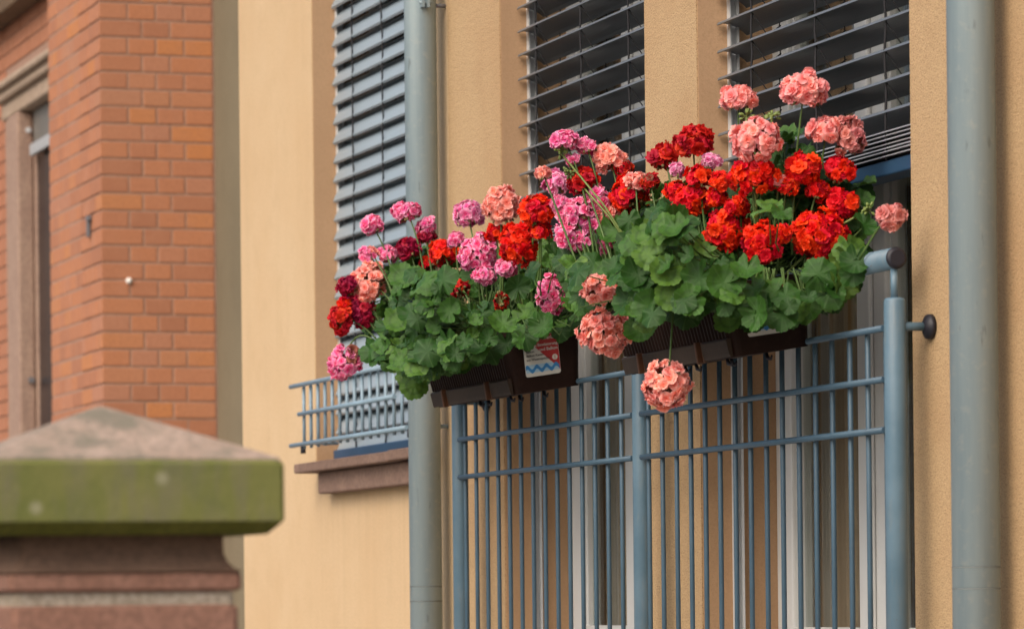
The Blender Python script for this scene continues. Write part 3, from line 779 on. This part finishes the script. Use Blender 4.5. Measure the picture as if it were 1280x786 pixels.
# ------------------------------------------------------------------ geraniums
def petal(bm, uvl, rot, L, W, elev, cup, ruf, ph, nu=4, nv=4):
    R = Matrix.Rotation(rot, 3, 'Z'); rows = []
    for j in range(nv + 1):
        v = j / nv; wv = W * math.sqrt(max(0, math.sin(PI * (.06 + .80 * v ** 1.1)))) * (.35 + .65 * v)
        row = []
        for i in range(nu + 1):
            u = 2 * i / nu - 1
            notch = -.10 * L * (1 - abs(u)) * (v > .99) + (-.16 * L * u * u) * v
            r = v * L + notch; lift = elev * v - cup * v * v
            x = r * math.cos(lift); z = r * math.sin(lift) + .22 * W * u * u * v + ruf * math.sin(3.1 * u + ph) * v * v
            row.append((bm.verts.new(R @ Vector((x, u * wv, z))), (max(v, .2) * (.82 + .18 * abs(u)) if v > .3 else v, abs(u))))
        rows.append(row)
    for a, c in zip(rows, rows[1:]):
        for i in range(nu):
            q = (a[i], a[i + 1], c[i + 1], c[i])
            f = bm.faces.new([p[0] for p in q]); f.smooth = True
            for lp, p in zip(f.loops, q): lp[uvl].uv = p[1]
def floret_mesh(seed, mat, dbl=True):
    rnd = random.Random(seed); bm = bmesh.new(); uvl = bm.loops.layers.uv.new('UVMap')
    for k in range(5):
        petal(bm, uvl, 2 * PI * k / 5 + rnd.uniform(-.15, .15), 1 * rnd.uniform(.9, 1.06), .66 * rnd.uniform(.9, 1.1), rnd.uniform(.20, .55), rnd.uniform(.25, .85), rnd.uniform(.06, .16), rnd.random() * 6)
    if dbl:
        for k in range(4):
            petal(bm, uvl, 2 * PI * k / 4 + .6 + rnd.uniform(-.3, .3), .74 * rnd.uniform(.85, 1.1), .54, rnd.uniform(.45, .8), rnd.uniform(.1, .6), rnd.uniform(.04, .12), rnd.random() * 6, 4, 3)
        for k in range(3):
            petal(bm, uvl, 2 * PI * k / 3 + rnd.uniform(-.4, .4), .42, .30, 1.0, .1, .06, rnd.random() * 6, 3, 3)
    me = bpy.data.meshes.new('floret'); bm.to_mesh(me); bm.free(); me.materials.append(M[mat]); return me
FL = {}
def florets(mat):
    if mat not in FL: FL[mat] = [floret_mesh(hash_(mat) + i, mat) for i in range(5)]
    return FL[mat]
def hash_(s): return sum((i + 1) * ord(c) for i, c in enumerate(s))

def leaf_mesh(seed):
    rnd = random.Random(seed); b = bmesh.new(); uvl = b.loops.layers.uv.new('UVMap')
    NA, NR = 84, 5; cup = rnd.uniform(-.38, .42); pl = rnd.uniform(.05, .11); ph = rnd.random() * 6; wav = rnd.uniform(.07, .17)
    lob = [1 + rnd.uniform(-.07, .07) for _ in range(7)]
    cen = b.verts.new((0, 0, 0)); rings = []
    def info(k):
        a = -PI + 2 * PI * (k + .5) / NA            # notch at -x
        s = (a + PI) / (2 * PI) * 7; li = int(s) % 7; fr = s - int(s)
        r = lob[li] * (.885 + .125 * math.sin(PI * fr) ** .7) * (1 + .028 * math.cos(2 * PI * fr * 3 + PI))
        d = min(abs(a + PI), abs(a - PI)); r *= 1 - .62 * math.exp(-(d / .20) ** 2)
        return a, r, fr
    for j in range(1, NR + 1):
        t = j / NR; ring = []
        for k in range(NA):
            a, r, fr = info(k); rr = r * t if j == NR else (.93 * (1 - .5 * math.exp(-(min(abs(a + PI), abs(a - PI)) / .2) ** 2))) * t
            z = cup * rr * rr + pl * math.sin(2 * PI * fr - PI / 2) * t * t * .7 + wav * math.sin(3 * a + ph) * t ** 2 + .10 * t * t * math.sin(2 * a + ph * 1.7)
            ring.append((b.verts.new((rr * math.cos(a), rr * math.sin(a), z)), (t, abs(fr - .5) * 2 if True else 0)))
        rings.append(ring)
    for k in range(NA):
        q = (rings[0][k], rings[0][(k + 1) % NA]); f = b.faces.new((cen, q[0][0], q[1][0])); f.smooth = True
        f.loops[0][uvl].uv = (0, .3); f.loops[1][uvl].uv = q[0][1]; f.loops[2][uvl].uv = q[1][1]
    for P, Q in zip(rings, rings[1:]):
        for k in range(NA):
            q = (P[k], Q[k], Q[(k + 1) % NA], P[(k + 1) % NA]); f = b.faces.new([x[0] for x in q]); f.smooth = True
            for lp, x in zip(f.loops, q): lp[uvl].uv = x[1]
    me = bpy.data.meshes.new('leaf'); b.to_mesh(me); b.free(); me.materials.append(M['leaf']); return me
LEAVES = [leaf_mesh(100 + i) for i in range(8)]

def place(px, py, box, y=None):
    """point on the sight line of a flower head, kept within the reach of its own box"""
    xl, xr = box[0] - .10, box[1] + .10
    if y is not None: return atY(px, py, y)
    p = atY(px, py, -.26)
    if p.x < xl: p = atX(px, py, xl)
    elif p.x > xr: p = atX(px, py, xr)
    if p.y < -.56: p = atY(px, py, -.56)
    if p.y > -.02: p = atY(px, py, -.02)
    return p

# colour, px, py, rx, ry (pixels of the photograph), optional depth
PLANTS = [
 ('L', -10.46, 'crimson', 'geranium with dark crimson flower heads at the left end of the left flower box', [
   (533,296,13,10),(512,312,19,15),(434,358,13,13),(456,392,18,20),(446,378,12,12),(430,380,9,10,None,'red'),(426,401,16,19,None,'darkred')]),
 ('L', -10.30, 'pink', 'geranium with white edged pink flower heads spread over the left flower box', [
   (465,281,17,13),(509,266,19,14),(532,284,15,13),(459,319,12,11),(485,318,14,11),(430,452,22,22),(598,318,27,27),(632,335,18,13),(689,368,19,28),(606,345,16,13),(571,300,13,11)]),
 ('L', -10.12, 'salmon', 'geranium with two big salmon flower heads in the left flower box', [
   (462,357,24,27),(627,259,24,27),(463,316,9,8)]),
 ('L', -9.96, 'red', 'geranium with orange red flower heads in the middle of the left flower box', [
   (555,317,19,17),(669,264,24,20),(649,306,26,25),(620,292,14,13),(676,290,14,13),(536,330,12,10),(577,361,13,12,None,'darkred'),(626,377,10,16,None,'darkred')]),
 ('L', -9.84, 'lilac', 'geranium with mauve pink flower heads behind the left flower box, against the plaster', [
   (585,268,21,19),(695,229,17,15)]),
 ('R', -8.85, 'pink', 'geranium with pink white edged flower heads at the left end of the right flower box', [
   (705,176,21,14),(733,183,16,11),(715,200,10,9),(716,268,24,22),(744,250,20,18),(710,293,18,18),(725,300,16,16),(760,304,15,15),(738,278,18,16),(700,254,14,13)]),
 ('R', -8.72, 'salmon', 'geranium with hanging salmon flower heads in front of the right flower box', [
   (763,200,22,19),(679,217,12,10),(759,271,22,18),(796,228,17,14),(748,362,21,19,-.47),(755,412,31,31,-.42),(835,479,29,30,-.46)]),
 ('R', -8.58, 'darkred', 'geranium with dark red flower heads high in front of the ochre pier', [
   (866,178,28,22),(830,197,19,18),(813,228,12,12),(728,226,22,18),(780,213,12,12),(793,238,1,1)][:5]),
 ('R', -8.50, 'red', 'geranium with scarlet flower heads over the left half of the right flower box', [
   (788,245,24,24),(875,221,20,16),(866,251,30,19),(895,246,15,15),(909,288,29,28),(952,303,25,27),(900,226,14,12),(922,258,17,13),(846,238,14,12)]),
 ('R', -8.40, 'lilac', 'geranium with small pale lilac flower heads between the red ones', [
   (889,201,15,10),(846,213,12,10)]),
 ('R', -8.34, 'coral', 'geranium with tall pale salmon flower heads before the right blind', [
   (922,124,27,17),(1005,116,31,23),(946,178,32,27),(1032,164,25,19),(1061,171,24,27,None,'faded'),(974,226,9,9)]),
 ('R', -8.24, 'red', 'geranium with scarlet flower heads at the right end of the right flower box', [
   (942,221,32,26),(1004,213,25,22),(1050,213,20,21),(1048,256,26,21),(1022,295,36,31,None,'red'),(984,232,15,13),(1022,238,16,13),(978,292,13,13)]),
 ('R', -8.20, 'faded', 'geranium with one faded dusty pink flower head leaning out near the handrail end', [
   (1113,272,20,18,-.10)]),
]
FOL = {
 'L': [(452,428),(458,392),(478,348),(505,312),(535,308),(560,322),(585,335),(620,318),(650,325),(690,305),(722,318),(742,335),(735,384),(716,398),(690,402),(660,404),(640,411),(610,426),(578,440),(550,446),(526,470),(503,455),(474,436),(456,434)],
 'R': [(692,338),(720,312),(762,290),(785,268),(820,235),(850,232),(880,250),(905,245),(930,238),(955,200),(975,160),(1000,158),(1012,190),(1045,222),(1078,226),(1090,258),(1082,300),(1084,334),(1068,352),(1030,372),(1008,388),(985,394),(950,390),(915,382),(888,358),(870,374),(850,376),(832,362),(812,394),(790,414),(760,385),(724,382),(704,360)],
}
def inside(poly, x, y):
    r = False; n = len(poly)
    for i in range(n):
        x0, y0 = poly[i]; x1, y1 = poly[(i + 1) % n]
        if (y0 > y) != (y1 > y) and x < (x1 - x0) * (y - y0) / (y1 - y0) + x0: r = not r
    return r
HEADS = []
plants = []
for side, x, col, label, heads in PLANTS:
    box = BL if side == 'L' else BR
    root = Vector((x, -.21 + random.uniform(-.05, .05), 2.375))
    t = thing('geranium_plant', label, 'geranium', root, 'geraniums in the flower boxes')
    plants.append((side, t, root))
    stems = B()
    for h in heads:
        px, py, rx, ry = h[:4]; rx *= 1.20; ry *= 1.20; y = h[4] if len(h) > 4 else None; mat = h[5] if len(h) > 5 else col
        c = place(px, py, box, y); D = proj(c)[2]; k = D / F
        RX, RY = rx * k, ry * k; HEADS.append((px, py, rx / 1.2, ry / 1.2, D))
        fs = florets(mat); rf = min(.0180, max(.0118, RX * .40)) * random.uniform(.95, 1.05); lumps = [(Vector((random.gauss(0, 1), random.gauss(0, 1), random.gauss(0, .8))).normalized(), random.uniform(-.30, .16)) for _ in range(5)]; loose = .26 if mat in ('pink', 'lilac', 'faded') else .19
        if mat in ('darkred',) and rx < 15: rf *= .85
        base = root + Vector(((c.x - root.x) * .75, (c.y - root.y) * .7, .02 + max(0, (c.z - root.z) * .25)))
        # rising stem, bending over to the head
        up = (c - base); mid = base + up * .55 + Vector((0, 0, .05 if up.z > 0 else .12)) + Vector((random.uniform(-.02, .02), random.uniform(-.02, .02), 0))
        dirn = (c - mid).normalized()
        pts = []
        for i in range(9):
            s = i / 8; pts.append(base * (1 - s) ** 2 + mid * 2 * s * (1 - s) + c * s * s)
        sb = B(); sb.tube([p - root for p in pts], [.0030 - .0011 * i / 8 for i in range(9)], 7); sb.build('flower_stem', 'stem', t)
        # head: hub with pedicels and buds, florets as its pieces
        hub = B(); ax = (dirn + Vector((.25, -.15, .5))).normalized(); q = Vector((0, 0, 1)).rotation_difference(ax)
        rc = min(RX, RY)
        hd = bpy.data.objects.new('flower_head', None)
        cover = .80
        n = max(5, int(4 * PI * (RX * RX * .6 + RX * RY * .4) * cover / (PI * rf * rf) * 1.5))
        n = min(n, 74)
        insts = []
        for i in range(n):
            zz = 1 - 2 * cover * (i + .5) / n; rr_ = math.sqrt(max(0, 1 - zz * zz)); a = i * 2.399963 + random.uniform(-.18, .18)
            d = q @ Vector((rr_ * math.cos(a), rr_ * math.sin(a), zz))
            d = (d + Vector((random.uniform(-1, 1) * loose, random.uniform(-1, 1) * loose, random.uniform(-1, 1) * loose))).normalized()
            s = random.uniform(.80, 1.18); lump = 1 + sum(k_ * max(0, d.dot(l_)) ** 3 for l_, k_ in lumps)
            if random.random() < (.12 if mat in ('pink', 'lilac', 'faded') else .05): continue
            rad = max(.2, 1 - rf * .62 / rc)
            p = Vector((d.x * RX, d.y * RX, d.z * RY)) * rad * lump * random.uniform(.72, 1.06)
            insts.append((p, d, s)); hub.tube([(0, 0, 0), p * .5 + Vector((0, 0, -.002)), p - d * rf * .1], [.0014, .0012, .0018], 4, False)
        for i in range(7):
            a = i * .9 + random.random(); d = q @ Vector((math.cos(a) * .75, math.sin(a) * .75, -.75))
            p = Vector((d.x * RX, d.y * RX, d.z * RY)) * .62
            hub.tube([(0, 0, 0), p], .0012, 4, False); hub.ball(p, .0042, (1, 1, 1.7), 1, Vector((0, 0, 1)).rotation_difference(d))
        hub.ball((0, 0, 0), .006)
        ho = hub.build('flower_head', 'stem_red', t, c - root)
        for p, d, s in insts:
            o = link('floret', (florets('spent') if random.random() < .018 else florets('darkred') if mat == 'red' and random.random() < .10 else fs)[random.randrange(5)], None, ho, p)
            qq = Vector((0, 0, 1)).rotation_difference((d + Vector((random.gauss(0, .26), random.gauss(0, .26), random.gauss(0, .26)))).normalized()) @ Quaternion((0, 0, 1), random.random() * 6.28)
            o.rotation_mode = 'QUATERNION'; o.rotation_quaternion = qq; o.scale = (rf * s, rf * s, rf * s)
# green bud clusters standing free
BUDS = [(933,146,'R',10),(966,145,'R',-1),(1086,262,'R',12),(700,190,'R',5),(712,215,'R',5),(667,275,'L',3),(943,236,'R',11)]
for px, py, side, idx in BUDS:
    cand = [p for p in plants if p[0] == side]; t = plants[idx][1] if idx >= 0 else plants[10][1]; root = t.location.copy()
    c = place(px, py, BL if side == 'L' else BR) - Vector((0, .0, 0)); hub = B()
    base = root + Vector((0, 0, .03)); hub.tube([base - c, (base - c) * .4 + Vector((0, 0, .02)), (0, 0, 0)], [.003, .0026, .0022], 6)
    for i in range(14):
        d = Vector((random.gauss(0, 1), random.gauss(0, 1), random.gauss(.2, .8))).normalized(); p = d * .014
        hub.tube([(0, 0, 0), p], .0011, 4, False); hub.ball(p, .0038, (1, 1, 1.9), 1, Vector((0, 0, 1)).rotation_difference(d))
    hub.build('bud_cluster', 'bud', t, c - root)

# leaves: filled through the volume above each box
def add_leaves(side, box, N, seed):
    rnd = random.Random(seed); poly = FOL[side]; mine = [p for p in plants if p[0] == side]
    poly = [(a_, b_ + (7 if b_ > 355 else 0)) for a_, b_ in poly]; cx = (box[0] + box[1]) / 2; made = 0; tries = 0; stalks = {}
    while made < N and tries < 200000:
        tries += 1
        p = Vector((rnd.uniform(box[0] - .32, box[1] + .30), rnd.uniform(-.56, .02), rnd.uniform(2.24, 2.86)))
        ex = max(0, abs(p.x - cx) - .36) / .30
        e = math.sqrt(ex * ex + ((p.y + .25) / .31) ** 2 + ((p.z - 2.42) / .40) ** 2)
        if e > 1.05 or (e < .55 and rnd.random() < .75): continue
        # keep out of the box and the railing plane
        if box[0] - .05 < p.x < box[1] + .05 and -.34 < p.y < -.06 and p.z < 2.41: continue
        u, v, D = proj(p)
        if not inside(poly, u, v): continue
        if any((u - h[0]) ** 2 / (h[2] + 13) ** 2 + (v - h[1]) ** 2 / (h[3] + 12) ** 2 < 1 and D < h[4] + .02 for h in HEADS): continue
        size = rnd.uniform(.018, .042)
        if rnd.random() < .15: size *= 1.15
        ax = Vector((p.x - cx if ex > 0 else 0, (p.y + .25) * 1.1, (p.z - 2.38) * 1.2))
        if ax.length > 0: ax.normalize()
        nrm = (ax * .55 + Vector((.42, -.34, .42)) + Vector((rnd.gauss(0, .42), rnd.gauss(0, .42), rnd.gauss(0, .38)))).normalized()
        owner = min(mine, key=lambda m: abs(m[2].x - p.x) + rnd.uniform(0, .12))
        o = link('leaf', LEAVES[rnd.randrange(8)], None, owner[1], p - owner[2])
        q = Vector((0, 0, 1)).rotation_difference(nrm)
        # notch (-x) points back to the plant
        back = q.inverted() @ (owner[2] - p); ang = math.atan2(back.y, back.x) + PI + rnd.uniform(-.5, .5)
        o.rotation_mode = 'QUATERNION'; o.rotation_quaternion = q @ Quaternion((0, 0, 1), ang); o.scale = (size, size, size)
        st = stalks.setdefault(owner[1].name, (owner, B()))[1]
        a = (p - owner[2]) * .55; a.z = max(a.z, .05); c = p - owner[2] - nrm * .011; m = (a + c) / 2 - nrm * .03
        st.tube([a, m, c], [.0022, .0017, .0013], 5, False)
        made += 1
    for owner, st in stalks.values():
        o = st.build('leaf_stalks', 'stem', owner[1]); o['kind'] = 'stuff'
    return made
def hang_leaves():
    rnd = random.Random(77)
    spec = [('L', 'y', -.37, [(508,470),(518,482),(528,466),(545,452),(560,458),(578,450),(598,444),(612,436),(632,430),(650,424),(470,440),(488,450)]),
            ('L', 'x', BL[1] + .05, [(655,418),(672,408),(700,414),(715,406)]),
            ('R', 'x', BR[1] + .06, [(912,398),(930,392),(944,400),(960,388),(972,396),(988,390),(1004,384),(985,372),(950,376),(1016,372)]),
            ('R', 'y', -.37, [(800,412),(842,384),(858,392),(872,384),(890,372)]),
            ('R', 'y', -.30, [(745,306),(768,290),(728,318),(786,276),(756,318)]),
            ('R', 'y', -.125, [(1046,340),(1058,326),(1066,342),(1052,356),(1040,368),(1070,328),(1062,312)])]
    for side, ax_, val, pts in spec:
        mine = [p for p in plants if p[0] == side]
        for u, v in pts:
            p = atY(u, v, val) if ax_ == 'y' else atX(u, v, val)
            owner = min(mine, key=lambda m: (m[2] - p).length)
            nrm = (Vector((.75, -.5, .12)) + Vector((rnd.gauss(0, .25), rnd.gauss(0, .25), rnd.gauss(0, .2)))).normalized()
            o = link('leaf', LEAVES[rnd.randrange(8)], None, owner[1], p - owner[2]); q = Vector((0, 0, 1)).rotation_difference(nrm)
            back = q.inverted() @ Vector((0, .1, 1)); size = rnd.uniform(.027, .043)
            o.rotation_mode = 'QUATERNION'; o.rotation_quaternion = q @ Quaternion((0, 0, 1), math.atan2(back.y, back.x) + PI + rnd.uniform(-.4, .4)); o.scale = (size,) * 3
hang_leaves()
nl = add_leaves('L', BL, 620, 5), add_leaves('R', BR, 900, 9)
print('bricks', nb, 'rest', len(REST), 'leaves', nl, 'objects', len(bpy.data.objects))
